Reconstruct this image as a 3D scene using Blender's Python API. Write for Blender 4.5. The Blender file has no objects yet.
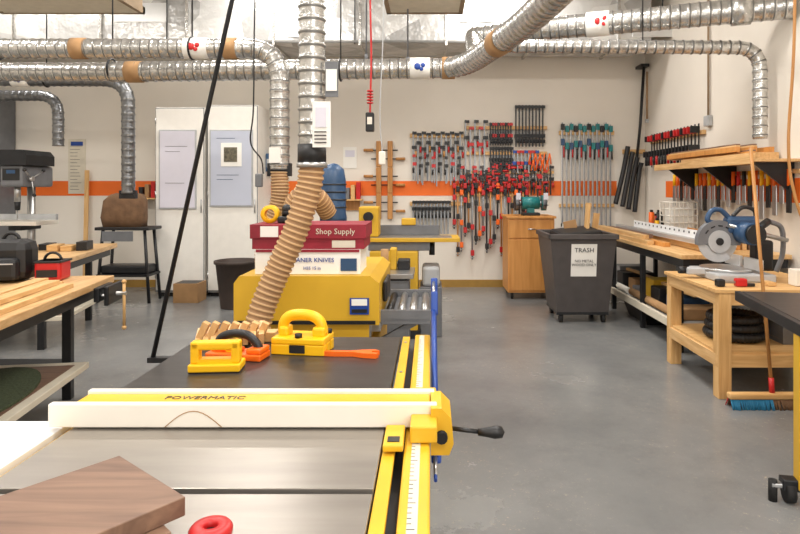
import bpy, bmesh, math, random
from mathutils import Vector, Matrix, Euler
random.seed(7)
sc = bpy.context.scene
sc.view_settings.view_transform='Standard'

# ------------------------------------------------------------------ materials
def lin(c):
    out=[]
    for v in c[:3]:
        v=v/255.0
        out.append(v/12.92 if v<=0.04045 else ((v+0.055)/1.055)**2.4)
    return (out[0],out[1],out[2],1.0)
_m={}
def base(name):
    m=bpy.data.materials.new(name); m.use_nodes=True
    nt=m.node_tree; b=nt.nodes.get('Principled BSDF')
    return m,nt,b
def pm(name,c,rough=0.5,metal=0.0,var=0.10,scale=9.0,bump=0.0,emit=0.0,stretch=(1,1,1)):
    if name in _m: return _m[name]
    m,nt,b=base(name); c=lin(c)
    tc=nt.nodes.new('ShaderNodeTexCoord'); mp=nt.nodes.new('ShaderNodeMapping'); mp.inputs['Scale'].default_value=stretch
    no=nt.nodes.new('ShaderNodeTexNoise'); no.inputs['Scale'].default_value=scale; no.inputs['Detail'].default_value=5
    nt.links.new(tc.outputs['Object'],mp.inputs[0]); nt.links.new(mp.outputs[0],no.inputs['Vector'])
    cr=nt.nodes.new('ShaderNodeValToRGB')
    cr.color_ramp.elements[0].position=.3; cr.color_ramp.elements[1].position=.7
    cr.color_ramp.elements[0].color=tuple(max(0,v*(1-var)) for v in c[:3])+(1,)
    cr.color_ramp.elements[1].color=tuple(min(1,v*(1+var)) for v in c[:3])+(1,)
    nt.links.new(no.outputs['Fac'],cr.inputs[0]); nt.links.new(cr.outputs[0],b.inputs['Base Color'])
    b.inputs['Roughness'].default_value=rough; b.inputs['Metallic'].default_value=metal
    if bump:
        bp=nt.nodes.new('ShaderNodeBump'); bp.inputs['Strength'].default_value=bump; bp.inputs['Distance'].default_value=.02
        nt.links.new(no.outputs['Fac'],bp.inputs['Height']); nt.links.new(bp.outputs[0],b.inputs['Normal'])
    if emit:
        b.inputs['Emission Color'].default_value=c; b.inputs['Emission Strength'].default_value=emit
    _m[name]=m; return m
def wood(name,c1,c2,axis='x',rough=.5,scale=1.0):
    if name in _m: return _m[name]
    m,nt,b=base(name)
    tc=nt.nodes.new('ShaderNodeTexCoord'); mp=nt.nodes.new('ShaderNodeMapping')
    s={'x':(1.2,14,14),'y':(14,1.2,14),'z':(14,14,1.2)}[axis]
    mp.inputs['Scale'].default_value=tuple(v*scale for v in s)
    no=nt.nodes.new('ShaderNodeTexNoise'); no.inputs['Scale'].default_value=2.2; no.inputs['Detail'].default_value=6; no.inputs['Distortion'].default_value=.8
    cr=nt.nodes.new('ShaderNodeValToRGB'); cr.color_ramp.elements[0].color=lin(c1); cr.color_ramp.elements[1].color=lin(c2)
    cr.color_ramp.elements[0].position=.3; cr.color_ramp.elements[1].position=.7
    nt.links.new(tc.outputs['Object'],mp.inputs[0]); nt.links.new(mp.outputs[0],no.inputs['Vector']); nt.links.new(no.outputs['Fac'],cr.inputs[0])
    nt.links.new(cr.outputs[0],b.inputs['Base Color']); b.inputs['Roughness'].default_value=rough
    _m[name]=m; return m
def galv(name,c=(190,192,192),rough=.3,crumple=.0,vs=22,metal=.85,lo=.6,cs=3.5):
    if name in _m: return _m[name]
    m,nt,b=base(name); c=lin(c)
    tc=nt.nodes.new('ShaderNodeTexCoord'); vo=nt.nodes.new('ShaderNodeTexVoronoi'); vo.inputs['Scale'].default_value=vs
    nt.links.new(tc.outputs['Object'],vo.inputs['Vector'])
    cr=nt.nodes.new('ShaderNodeValToRGB')
    cr.color_ramp.elements[0].color=tuple(v*lo for v in c[:3])+(1,); cr.color_ramp.elements[1].color=c
    nt.links.new(vo.outputs['Color'],cr.inputs[0]); nt.links.new(cr.outputs[0],b.inputs['Base Color'])
    b.inputs['Metallic'].default_value=metal; b.inputs['Roughness'].default_value=rough
    if crumple:
        no=nt.nodes.new('ShaderNodeTexNoise'); no.inputs['Scale'].default_value=cs; no.inputs['Detail'].default_value=3
        nt.links.new(tc.outputs['Object'],no.inputs['Vector'])
        bp=nt.nodes.new('ShaderNodeBump'); bp.inputs['Strength'].default_value=crumple; bp.inputs['Distance'].default_value=.08
        nt.links.new(no.outputs['Fac'],bp.inputs['Height']); nt.links.new(bp.outputs[0],b.inputs['Normal'])
    _m[name]=m; return m

def floor_mat():
    m,nt,b=base('concrete_floor')
    tc=nt.nodes.new('ShaderNodeTexCoord')
    def noise(s,d,r=.6):
        n=nt.nodes.new('ShaderNodeTexNoise'); n.inputs['Scale'].default_value=s; n.inputs['Detail'].default_value=d; n.inputs['Roughness'].default_value=r
        nt.links.new(tc.outputs['Object'],n.inputs['Vector']); return n
    def ramp(n,p0,p1,c0,c1):
        c=nt.nodes.new('ShaderNodeValToRGB'); c.color_ramp.elements[0].position=p0; c.color_ramp.elements[1].position=p1
        c.color_ramp.elements[0].color=c0; c.color_ramp.elements[1].color=c1; nt.links.new(n.outputs['Fac'],c.inputs[0]); return c
    n1=noise(.8,9,.65); n2=noise(60,4); n3=noise(34,8,.9); n4=noise(3.5,8,.8)
    cr=ramp(n1,.3,.72,lin((112,114,115)),lin((138,138,137)))
    c2=ramp(n3,.58,.63,(0,0,0,1),(1,1,1,1)); c3=ramp(n1,.45,.60,(.12,.12,.12,1),(.9,.9,.9,1)); c4=ramp(n4,.5,.75,(0,0,0,1),(.4,.4,.4,1))
    mu=nt.nodes.new('ShaderNodeMath'); mu.operation='MULTIPLY'
    nt.links.new(c2.outputs[0],mu.inputs[0]); nt.links.new(c3.outputs[0],mu.inputs[1])
    m0=nt.nodes.new('ShaderNodeMix'); m0.data_type='RGBA'
    nt.links.new(c4.outputs[0],m0.inputs[0]); nt.links.new(cr.outputs[0],m0.inputs[6]); m0.inputs[7].default_value=lin((98,98,98))
    mx=nt.nodes.new('ShaderNodeMix'); mx.data_type='RGBA'
    nt.links.new(mu.outputs[0],mx.inputs[0]); nt.links.new(m0.outputs[2],mx.inputs[6]); mx.inputs[7].default_value=lin((196,182,158))
    nt.links.new(mx.outputs[2],b.inputs['Base Color'])
    rr=nt.nodes.new('ShaderNodeMapRange'); rr.inputs[3].default_value=.14; rr.inputs[4].default_value=.36
    nt.links.new(n1.outputs['Fac'],rr.inputs[0]); nt.links.new(rr.outputs[0],b.inputs['Roughness'])
    bp=nt.nodes.new('ShaderNodeBump'); bp.inputs['Strength'].default_value=.05; nt.links.new(n2.outputs['Fac'],bp.inputs['Height']); nt.links.new(bp.outputs[0],b.inputs['Normal'])
    return m

FLOOR=floor_mat()
WALL=pm('wall_paint',(228,221,210),.75,var=.03,scale=1.2)
CEIL=pm('ceiling_paint',(200,196,188),.9,var=.05)
ORANGE=pm('orange_band_paint',(238,112,34),.6,var=.04,scale=3)
BASEB=pm('baseboard_vinyl',(160,124,56),.6)
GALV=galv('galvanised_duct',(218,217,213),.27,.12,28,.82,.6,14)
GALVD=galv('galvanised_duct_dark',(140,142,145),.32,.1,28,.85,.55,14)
SEAM=pm('duct_seam',(118,117,114),.4,metal=.6)
FOIL=galv('sheet_metal_duct',(232,232,230),.26,crumple=.55,vs=2.2,metal=.4,lo=.5)
YEL=pm('machine_yellow',(212,168,44),.42,var=.08,scale=3)
YELD=pm('rail_yellow',(220,172,38),.4,var=.08,scale=5)
YELB=pm('plastic_yellow',(246,190,18),.42,var=.03)
ORP=pm('plastic_orange',(242,106,20),.42,var=.03)
BLK=pm('black_plastic',(26,26,28),.45,var=.2)
BLKS=pm('black_steel',(36,37,40),.4,metal=.3,var=.2)
DGREY=pm('dark_grey_plastic',(76,71,70),.5,var=.1)
GREY=pm('grey_paint',(110,112,116),.45)
LGREY=pm('light_grey_paint',(176,178,180),.45)
STEEL=pm('brushed_steel',(186,186,186),.3,metal=.85,var=.08,scale=12)
CLB=pm('clamp_bar_steel',(142,146,150),.35,metal=.4,var=.15,scale=12)
IRON=pm('cast_iron_top',(160,154,147),.33,metal=.7,var=.10,scale=2,stretch=(1.2,9,1))
PHEN=pm('phenolic_black_top',(54,51,49),.33,var=.3,scale=6,stretch=(1,5,1))
WHITE=pm('white_plastic',(236,231,220),.4,var=.02)
LAMW=pm('white_laminate',(232,232,232),.35,var=.02)
CABW=pm('cabinet_white',(234,231,224),.45,var=.03)
PAPER=pm('paper',(240,238,232),.8,var=.02)
PAPERY=pm('paper_aged',(214,206,188),.8,var=.06)
LAV=pm('board_lavender',(212,210,222),.3,var=.02)
BLUB=pm('board_blue_grey',(190,196,212),.3,var=.04,scale=2)
RED=pm('red_paint',(190,30,32),.4)
MAROON=pm('maroon_card',(142,28,46),.55,var=.2)
BLUE=pm('blue_paint',(24,66,150),.4)
STB=pm('steel_blue_paint',(44,76,112),.4)
TEAL=pm('teal_paint',(30,122,124),.4)
TAN=pm('tan_hose',(206,168,122),.5,var=.1)
TAND=pm('tan_hose_groove_shade',(158,120,82),.6,var=.1)  # darker tan paints shade between the hose ribs
CARD=pm('cardboard',(170,132,90),.8)
BRNC=pm('brown_canvas',(112,84,60),.9,var=.25,bump=.6)
BINB=pm('bin_brown',(66,54,48),.6)
RUB=pm('rubber_black',(24,24,25),.75,var=.3,bump=.2)
GRN=pm('green_mat',(66,76,52),.95,var=.3,scale=60,bump=.5)
BLUEF=pm('broom_blue',(40,120,160),.7)
ALU=pm('aluminium_track',(220,221,221),.3,metal=.6,var=.03)
MAP=wood('maple_bench',(190,148,98),(222,186,136),'y',.4)
MAPX=wood('pine_x',(202,154,94),(226,186,128),'x')
MAPZ=wood('pine_z',(202,154,94),(226,186,128),'z')
MAPY=wood('pine_y',(198,154,98),(228,190,136),'y')
CABO=wood('cabinet_oak',(194,130,62),(216,154,84),'z',.5,.6)
WAL=wood('walnut_board',(102,76,62),(138,108,88),'x',.5)
HSW=wood('handscrew_wood',(166,112,56),(198,144,84),'z')
BROWNR=pm('grille_brown',(150,128,100),.6)
SCREEN=pm('photo_print',(96,90,74),.5,var=.6,scale=30)

# ------------------------------------------------------------------ builder
class O:
    def __init__(s,name,M=None):
        s.n=name; s.V=[]; s.F=[]; s.MI=[]; s.S=[]; s.mats=[]; s.M=M or Matrix.Identity(4)
    def mi(s,m):
        if m not in s.mats: s.mats.append(m)
        return s.mats.index(m)
    def raw(s,vs,fs,mat,smooth=False,M=None):
        T=s.M@M if M is not None else s.M
        k=len(s.V); s.V+= [T@Vector(v) for v in vs]
        for n,f in enumerate(fs):
            s.F.append([a+k for a in f]); s.MI.append(s.mi(mat[n]) if isinstance(mat,list) else s.mi(mat)); s.S.append(smooth[n] if isinstance(smooth,list) else smooth)
    def box(s,x0,x1,y0,y1,z0,z1,mat,bev=0,rot=None,smooth=False):
        c=Vector(((x0+x1)/2,(y0+y1)/2,(z0+z1)/2)); h=Vector((abs(x1-x0)/2,abs(y1-y0)/2,abs(z1-z0)/2))
        M=Matrix.Translation(c)
        if rot: M=M@Euler([math.radians(a) for a in rot]).to_matrix().to_4x4()
        if bev:
            bev=min(bev,min(h)*.9)
            bm=bmesh.new(); bmesh.ops.create_cube(bm,size=2)
            for v in bm.verts: v.co=Vector((v.co.x*h.x,v.co.y*h.y,v.co.z*h.z))
            bmesh.ops.bevel(bm,geom=bm.edges[:],offset=bev,segments=2,affect='EDGES',profile=.5)
            bm.verts.index_update()
            s.raw([v.co.copy() for v in bm.verts],[[v.index for v in f.verts] for f in bm.faces],mat,False,M); bm.free()
        else:
            vs=[(sx*h.x,sy*h.y,sz*h.z) for sx in(-1,1) for sy in(-1,1) for sz in(-1,1)]
            s.raw(vs,[[0,1,3,2],[4,6,7,5],[0,4,5,1],[2,3,7,6],[0,2,6,4],[1,5,7,3]],mat,False,M)
    def tube(s,pts,r,mat,seg=12,caps=True,matf=None):
        P=[Vector(p) for p in pts]; n=len(P)
        R=r if isinstance(r,(list,tuple)) else [r]*n
        t=(P[1]-P[0]).normalized()
        up=Vector((0,0,1)) if abs(t.z)<.9 else Vector((1,0,0))
        a=t.cross(up).normalized(); vs=[]
        for i in range(n):
            if i==0: t=(P[1]-P[0])
            elif i==n-1: t=P[-1]-P[-2]
            else: t=(P[i+1]-P[i]).normalized()+(P[i]-P[i-1]).normalized()
            if t.length<1e-9: t=Vector((0,0,1))
            t.normalize(); a=(a-t*a.dot(t)).normalized(); b=t.cross(a)
            for k in range(seg):
                th=2*math.pi*k/seg; vs.append(P[i]+(a*math.cos(th)+b*math.sin(th))*R[i])
        fs=[];sm=[];ml=[]
        for i in range(n-1):
            for k in range(seg):
                fs.append([i*seg+k,i*seg+(k+1)%seg,(i+1)*seg+(k+1)%seg,(i+1)*seg+k]); sm.append(True); ml.append(matf(i) if matf else mat)
        if caps:
            fs.append(list(range(seg))[::-1]); sm.append(False)
            fs.append([(n-1)*seg+k for k in range(seg)]); sm.append(False); ml+=[mat,mat]
        s.raw(vs,fs,ml,sm)
    def cyl(s,p0,p1,r,mat,r2=None,seg=18):
        s.tube([p0,p1],[r,r if r2 is None else r2],mat,seg)
    def prism(s,pts,plane,d0,d1,mat):
        n=len(pts)
        f={'xy':lambda p,d:(p[0],p[1],d),'xz':lambda p,d:(p[0],d,p[1]),'yz':lambda p,d:(d,p[0],p[1])}[plane]
        vs=[f(p,d0) for p in pts]+[f(p,d1) for p in pts]
        fs=[list(range(n)),list(range(n,2*n))[::-1]]+[[i,(i+1)%n,n+(i+1)%n,n+i] for i in range(n)]
        s.raw(vs,fs,mat)
    def lathe(s,prof,c,mat,axis='z',seg=24):
        vs=[];fs=[];n=len(prof)
        for r,h in prof:
            for k in range(seg):
                th=2*math.pi*k/seg; u,v=r*math.cos(th),r*math.sin(th)
                p={'z':(u,v,h),'y':(u,h,v),'x':(h,u,v)}[axis]
                vs.append((c[0]+p[0],c[1]+p[1],c[2]+p[2]))
        for i in range(n-1):
            for k in range(seg): fs.append([i*seg+k,i*seg+(k+1)%seg,(i+1)*seg+(k+1)%seg,(i+1)*seg+k])
        s.raw(vs,fs,mat,True)
    def ball(s,c,r,mat,sc3=(1,1,1),seg=16):
        prof=[(max(.0001,math.sin(math.pi*i/8)),-math.cos(math.pi*i/8)) for i in range(9)]
        vs=[];fs=[]
        for rr,h in prof:
            for k in range(seg):
                th=2*math.pi*k/seg; vs.append((c[0]+r*sc3[0]*rr*math.cos(th),c[1]+r*sc3[1]*rr*math.sin(th),c[2]+r*sc3[2]*h))
        for i in range(8):
            for k in range(seg): fs.append([i*seg+k,i*seg+(k+1)%seg,(i+1)*seg+(k+1)%seg,(i+1)*seg+k])
        s.raw(vs,fs,mat,True)
    def torus(s,c,R,r,mat,axis='z',seg=28,arc=2*math.pi):
        n=int(seg*arc/(2*math.pi))
        pts=[]
        for i in range(n+1):
            th=arc*i/n; u,v=R*math.cos(th),R*math.sin(th)
            p={'z':(u,v,0),'y':(u,0,v),'x':(0,u,v)}[axis]; pts.append((c[0]+p[0],c[1]+p[1],c[2]+p[2]))
        s.tube(pts,r,mat,10,caps=arc<6.2)
    def text(s,txt,size,M,mat):
        cu=bpy.data.curves.new('t','FONT'); cu.body=txt; cu.size=size; cu.extrude=.0008; cu.align_x='CENTER'; cu.align_y='CENTER'; cu.resolution_u=2
        ob=bpy.data.objects.new('t',cu); sc.collection.objects.link(ob)
        dg=bpy.context.evaluated_depsgraph_get(); me=ob.evaluated_get(dg).to_mesh()
        s.raw([v.co.copy() for v in me.vertices],[list(p.vertices) for p in me.polygons],mat,False,M)
        bpy.data.objects.remove(ob); bpy.data.curves.remove(cu)
    def done(s):
        xs=[v.x for v in s.V]; ys=[v.y for v in s.V]; zs=[v.z for v in s.V]
        c=Vector(((min(xs)+max(xs))/2,(min(ys)+max(ys))/2,min(zs)))
        me=bpy.data.meshes.new(s.n); me.from_pydata([v-c for v in s.V],[],s.F)
        for m in s.mats: me.materials.append(m)
        me.polygons.foreach_set('material_index',s.MI); me.polygons.foreach_set('use_smooth',s.S)
        bm=bmesh.new(); bm.from_mesh(me); bmesh.ops.recalc_face_normals(bm,faces=bm.faces); bm.to_mesh(me); bm.free()
        me.update(); ob=bpy.data.objects.new(s.n,me); ob.location=c; sc.collection.objects.link(ob); return ob

FR=lambda x,y,z: Matrix.Translation((x,y,z))@Matrix.Rotation(math.radians(90),4,'X')
def fillet(pts,R,n=8):
    P=[Vector(p) for p in pts]; out=[P[0]]
    for i in range(1,len(P)-1):
        a=(P[i-1]-P[i]); b=(P[i+1]-P[i]); d=min(R,a.length*.49,b.length*.49)
        p0=P[i]+a.normalized()*d; p1=P[i]+b.normalized()*d
        for k in range(n+1):
            t=k/n; out.append(p0*(1-t)**2+P[i]*2*t*(1-t)+p1*t*t)
    out.append(P[-1]); return out
def resample(pts,sp):
    P=[Vector(p) for p in pts]; out=[P[0].copy()]
    L=sum((P[i+1]-P[i]).length for i in range(len(P)-1)); n=max(2,int(L/sp)); step=L/n; target=step; d=0
    for i in range(len(P)-1):
        seg=(P[i+1]-P[i]).length
        while seg>1e-9 and d+seg>=target-1e-7 and len(out)<=n:
            out.append(P[i].lerp(P[i+1],(target-d)/seg)); target+=step
        d+=seg
    return out
def duct(o,pts,r,mat=None,R=.25,rib=.085):
    mat=mat or GALV
    p=resample(fillet(pts,R),rib/6); rad=[r+(.007 if i%6==0 else 0) for i in range(len(p))]
    o.tube(p,rad,mat,20,matf=lambda i:SEAM if i%6==5 else mat)
def flex(o,pts,r,mat,sp=.0095,amp=.1,dark=None):
    dark=dark or {TAN:TAND}.get(mat,mat)
    p=resample(pts,sp); rad=[r*(1+(-amp if i%3==2 else amp*.5)) for i in range(len(p))]
    o.tube(p,rad,mat,18,matf=lambda i:mat if i%3==0 else dark)
def bez(pts,n=40):
    P=[Vector(p) for p in pts]; P=[2*P[0]-P[1]]+P+[2*P[-1]-P[-2]]; out=[]
    m=len(P)-3
    for i in range(m):
        a,b,c,d=P[i:i+4]
        for k in range(n//m+1):
            t=k/(n//m+1)
            out.append(.5*((2*b)+(c-a)*t+(2*a-5*b+4*c-d)*t*t+(3*b-a-3*c+d)*t**3))
    out.append(P[-2]); return out

# ------------------------------------------------------------------ room
XL,XR,YB,YF,ZC=-7.0,3.225,-3.0,9.0,4.4
o=O('floor'); o.box(XL-.1,XR+.1,YB-.1,YF+.1,-.1,0,FLOOR); o.done()
o=O('ceiling'); o.box(XL-.1,XR+.1,YB-.1,YF+.1,ZC,ZC+.1,CEIL); o.done()
o=O('wall_back'); o.box(XL-.1,XR+.1,YF,YF+.1,0,ZC,WALL); o.done()
o=O('wall_right'); o.box(XR,XR+.1,YB,YF,0,ZC,WALL); o.done()
o=O('wall_left'); o.box(XL-.1,XL,YB,YF,0,ZC,WALL); o.done()
o=O('wall_front'); o.box(XL-.1,XR+.1,YB-.1,YB,0,ZC,WALL); o.done()
o=O('trim_1'); o.box(XL,2.8,YF-.003,YF,1.37,1.59,ORANGE); o.done()
o=O('trim_2'); o.box(XR-.003,XR,0,8.2,1.36,1.58,ORANGE); o.done()
o=O('baseboard_back'); o.box(XL,XR,YF-.015,YF,0,.11,BASEB); o.done()
o=O('baseboard_right'); o.box(XR-.015,XR,YB,YF-.015,0,.11,BASEB); o.done()

# ------------------------------------------------------------------ overhead services
o=O('rectangular_air_duct')
o.box(XL+.05,2.95,8.0,8.85,3.42,4.2,FOIL)
x=XL+.3; k=0
while x<2.9:
    o.box(x,x+.035,7.965,8.885,3.385,4.235,GALV); 
    if k%2==0: o.box(x+.2,x+.9,7.985,8.0,3.5+.1*(k%4),3.75+.1*(k%4),ALU)
    x+=1.15; k+=1
for x in (-6,-3.5,-1,1.5): 
    o.cyl((x,7.98,3.4),(x,7.98,ZC),.008,BLKS,seg=6)
o.box(XL+.05,2.95,7.97,8.0,3.42,3.45,SEAM)
o.done()
def diffuser(x0,x1,y0,y1,z):
    o=O('ceiling_diffuser')
    o.box(x0,x1,y0,y0+.05,z,z+.08,BROWNR); o.box(x0,x1,y1-.05,y1,z,z+.08,BROWNR)
    o.box(x0,x0+.05,y0,y1,z,z+.08,BROWNR); o.box(x1-.05,x1,y0,y1,z,z+.08,BROWNR)
    y=y0+.07
    while y<y1-.06: o.box(x0+.04,x1-.04,y,y+.05,z+.01,z+.018,PAPERY,rot=(-25,0,0)); y+=.07
    o.box(x0+.02,x1-.02,y0+.02,y1-.02,z+.07,z+.16,BROWNR)
    for a in (x0+.03,x1-.03):
        for b in (y0+.03,y1-.03): o.cyl((a,b,z+.05),(a,b,ZC),.006,BLKS,seg=6)
    o.done()
diffuser(-.5,.38,6.2,6.95,3.5)
diffuser(-4.95,-3.3,6.3,6.95,3.5)

def hang(o,x,y,z,r):
    o.tube([(x,y+ (r+.010)*math.cos(a),z+(r+.010)*math.sin(a)) for a in [math.pi*k/8 for k in range(17)]],.010,BLKS,6)
    o.cyl((x,y,z+r),(x,y,ZC),.007,BLKS,seg=6)
def band(o,p0,p1,r,mat): o.cyl(p0,p1,r,mat,seg=20)
def tag(o,x,y,z,r,w,c):
    band(o,(x-w/2,y,z),(x+w/2,y,z),r+.009,PAPER)
    for (dx,dz,s_) in ((-.025,.0,.034),(.03,.012,.024),(.015,-.025,.02)): o.ball((x+dx,y-r-.006,z+dz),s_,c,(1,.35,1),10)

o=O('dust_collection_trunk_duct')
duct(o,[(XL+.02,6.05,2.66),(-3.2,6.05,2.66)],.09)
duct(o,[(-3.2,6.05,2.66),(.25,6.05,2.70),(.42,5.7,2.70),(.72,4.3,2.70),(.95,2.2,2.72)],.1,R=.3)
for x in (-6,-3.2,-.9): hang(o,x,6.05,2.68,.1)
o.cyl((.72,4.3,2.8),(.72,4.3,ZC),.007,BLKS,seg=6)
tag(o,-.1,6.05,2.695,.1,.2,BLUE)
band(o,(-3.05,6.05,2.66),(-2.9,6.05,2.66),.108,CARD); band(o,(.12,6.05,2.7),(.25,6.05,2.7),.112,CARD)
band(o,(.56,5.05,2.70),(.6,4.87,2.70),.112,CARD)
duct(o,[(XR-.01,5.3,3.1),(1.1,6.1,3.1),(.47,6.4,3.1)],.11)
band(o,(2.9,5.42,3.1),(2.75,5.48,3.1),.13,GALV)
band(o,(1.75,5.85,3.1),(1.55,5.93,3.1),.12,PAPER)
for (dx,dz,s_) in ((-.03,.0,.036),(.03,.02,.026),(.02,-.03,.022)): o.ball((1.65+dx,5.77-dx*.4,3.1+dz),s_,RED,(1,.4,1),10)
o.cyl((2.2,5.68,3.2),(2.2,5.68,ZC),.007,BLKS,seg=6); o.cyl((1.1,6.1,3.2),(1.1,6.1,ZC),.007,BLKS,seg=6)
duct(o,[(.47,6.4,3.1),(.46,6.15,2.95),(.45,5.9,2.8)],.09,R=.1)
duct(o,[(.75,5.7,2.84),(3.08,5.6,2.80),(3.08,5.6,1.95)],.062,R=.22)
duct(o,[(.75,5.7,2.84),(.42,5.6,2.76)],.06,R=.1)
o.cyl((2.0,5.64,2.85),(2.0,5.64,ZC),.006,BLKS,seg=6)
o.done()
o=O('bandsaw_branch_duct')
duct(o,[(XL+.02,5.55,2.78),(-1.39,5.55,2.78),(-1.39,5.55,1.66)],.088,R=.3)
for x in (-6,-4,-2.2): hang(o,x,5.55,2.78,.09)
tag(o,-2.15,5.55,2.78,.088,.22,RED)
band(o,(-1.9,5.55,2.78),(-1.78,5.55,2.78),.098,CARD); band(o,(-3.3,5.55,2.78),(-3.18,5.55,2.78),.098,CARD)
o.box(-1.5,-1.28,5.52,5.58,1.60,1.72,BLKS,.005); o.box(-1.46,-1.36,5.44,5.47,1.72,1.86,PAPER)
flex(o,bez([(-1.39,5.55,1.64),(-1.4,5.55,1.35),(-1.55,5.6,.9),(-1.5,5.7,.35),(-1.3,5.75,.06)]),.08,TAN)
o.done()
o=O('sander_branch_duct')
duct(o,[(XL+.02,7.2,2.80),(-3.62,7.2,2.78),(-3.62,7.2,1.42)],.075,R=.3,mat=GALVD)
for x in (-6,-4.6): hang(o,x,7.2,2.79,.078)
tag(o,-4.9,7.2,2.785,.075,.2,BLUE)
o.box(-3.72,-3.52,7.17,7.23,1.36,1.46,BLKS,.004)
o.done()
o=O('drill_press_branch_duct')
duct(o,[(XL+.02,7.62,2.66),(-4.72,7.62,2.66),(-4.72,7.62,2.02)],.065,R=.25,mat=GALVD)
hang(o,-6.2,7.62,2.66,.068)
o.done()
o=O('drop_duct_with_flex_hose')
duct(o,[(-.61,3.1,1.70),(-.61,3.1,ZC)],.066,rib=.066)
o.cyl((-.61,3.1,1.62),(-.61,3.1,1.72),.073,BLK); o.cyl((-.61,3.1,1.60),(-.61,3.1,1.625),.078,STEEL)
o.box(-.59,-.50,3.012,3.024,1.70,1.93,PAPER); o.box(-.575,-.52,3.008,3.012,1.8,1.9,LAV)
for k in range(4): o.box(-.58,-.52,3.008,3.012,1.72+k*.018,1.726+k*.018,DGREY)
o.box(-.535,-.47,3.06,3.075,1.96,2.14,GREY); o.box(-.53,-.475,3.055,3.06,1.99,2.1,PAPER)
flex(o,bez([(-.61,3.1,1.64),(-.625,3.1,1.5),(-.69,3.09,1.28),(-.79,3.08,1.05),(-.87,3.05,.82),(-.92,3.0,.5),(-.92,2.95,.25),(-.92,2.93,.1)],60),.064,TAN,amp=.09)
o.box(-1.02,-.82,2.83,3.03,0,.1,GREY,.008); o.cyl((-.92,2.93,.09),(-.92,2.93,.15),.078,STEEL)
o.done()
o=O('support_pole')
o.cyl((-1.112,2.4,.80),(-.315,2.4,ZC),.009,BLKS,seg=10)
o.box(-1.125,-.985,2.385,2.415,.80,.82,BLKS)
o.done()
o=O('hanging_power_cord')
o.tube(bez([(-.5,5.0,ZC),(-.5,5.0,3.2),(-.49,5.0,2.6),(-.5,5.0,2.1)]),.008,RED,8)
for k in range(5): o.torus((-.5,5.0,2.2+k*.025),.022,.006,RED,'z',14)
o.box(-.535,-.465,4.97,5.03,1.96,2.12,BLK,.01); o.box(-.52,-.48,4.965,4.97,2.02,2.08,WHITE)
o.done()
o=O('hanging_signal_cord')
o.tube(bez([(-.42,5.4,ZC),(-.42,5.4,3.0),(-.45,5.4,2.2),(-.43,5.4,1.8)]),.005,LGREY,8); o.box(-.46,-.40,5.37,5.43,1.7,1.82,WHITE,.01)
o.done()
o=O('hanging_switch_cord')
o.tube(bez([(-1.52,5.3,ZC),(-1.55,5.3,3.0),(-1.56,5.3,2.2),(-1.60,5.35,1.9),(-1.52,5.4,1.75),(-1.5,5.4,1.62)]),.007,BLK,8); o.box(-1.56,-1.50,5.34,5.40,1.5,1.62,GREY,.01)
o.done()
for (x,y) in ((-1.62,4.3),(.55,4.0),(-.7,6.6),(-.25,6.75)):
    o=O('ceiling_conduit'); o.cyl((x,y,2.95),(x,y,ZC),.009,GREY,seg=8); o.cyl((x,y,2.88),(x,y,2.96),.02,GREY,seg=10); o.done()

# ------------------------------------------------------------------ tall cabinets
def tallcab(x0,x1,h):
    o=O('tall_storage_cabinet')
    o.box(x0,x1,8.2,8.88,.06,h,CABW,.006); o.box(x0+.03,x1-.03,8.24,8.86,0,.07,BLK)
    o.box(x0+.012,x1-.012,8.18,8.2,.09,h-.02,CABW,.004); o.box(x0+.004,x1-.004,8.19,8.2,.07,h-.008,GREY)
    o.cyl((x1-.035,8.165,1.15),(x1-.035,8.165,1.33),.009,STEEL,seg=8)
    for z in (1.16,1.32): o.cyl((x1-.035,8.165,z),(x1-.035,8.19,z),.006,STEEL,seg=8)
    for z in (.3,1.4,2.4): o.cyl((x0+.01,8.178,z-.04),(x0+.01,8.178,z+.04),.008,STEEL,seg=8)
    o.done()
tallcab(-3.75,-3.08,2.59); tallcab(-3.04,-2.35,2.62)
o=O('whiteboard'); o.box(-3.69,-3.18,8.16,8.178,1.2,2.28,LGREY,.004); o.box(-3.67,-3.20,8.155,8.161,1.22,2.26,LAV)
for z,w in ((2.05,.3),(1.98,.2),(1.55,.26)): o.box(-3.6,-3.6+w,8.153,8.156,z,z+.006,GREY)
o.done()
o=O('whiteboard'); o.box(-3.0,-2.41,8.16,8.178,1.23,2.28,LGREY,.004); o.box(-2.98,-2.43,8.155,8.161,1.25,2.26,BLUB)
o.box(-2.84,-2.56,8.15,8.155,1.78,2.1,PAPER); o.box(-2.80,-2.62,8.147,8.15,1.84,2.04,SCREEN)
for z,w in ((2.16,.25),(1.66,.3),(1.6,.22)): o.box(-2.9,-2.9+w,8.153,8.156,z,z+.006,STB)
o.done()
o=O('wall_switch_box'); o.box(-2.345,-2.22,8.56,8.75,1.72,1.98,STB,.01); o.box(-2.33,-2.24,8.555,8.56,1.78,1.9,LGREY); o.cyl((-2.28,8.65,1.98),(-2.28,8.65,3.4),.012,GREY,seg=8); o.done()

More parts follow.
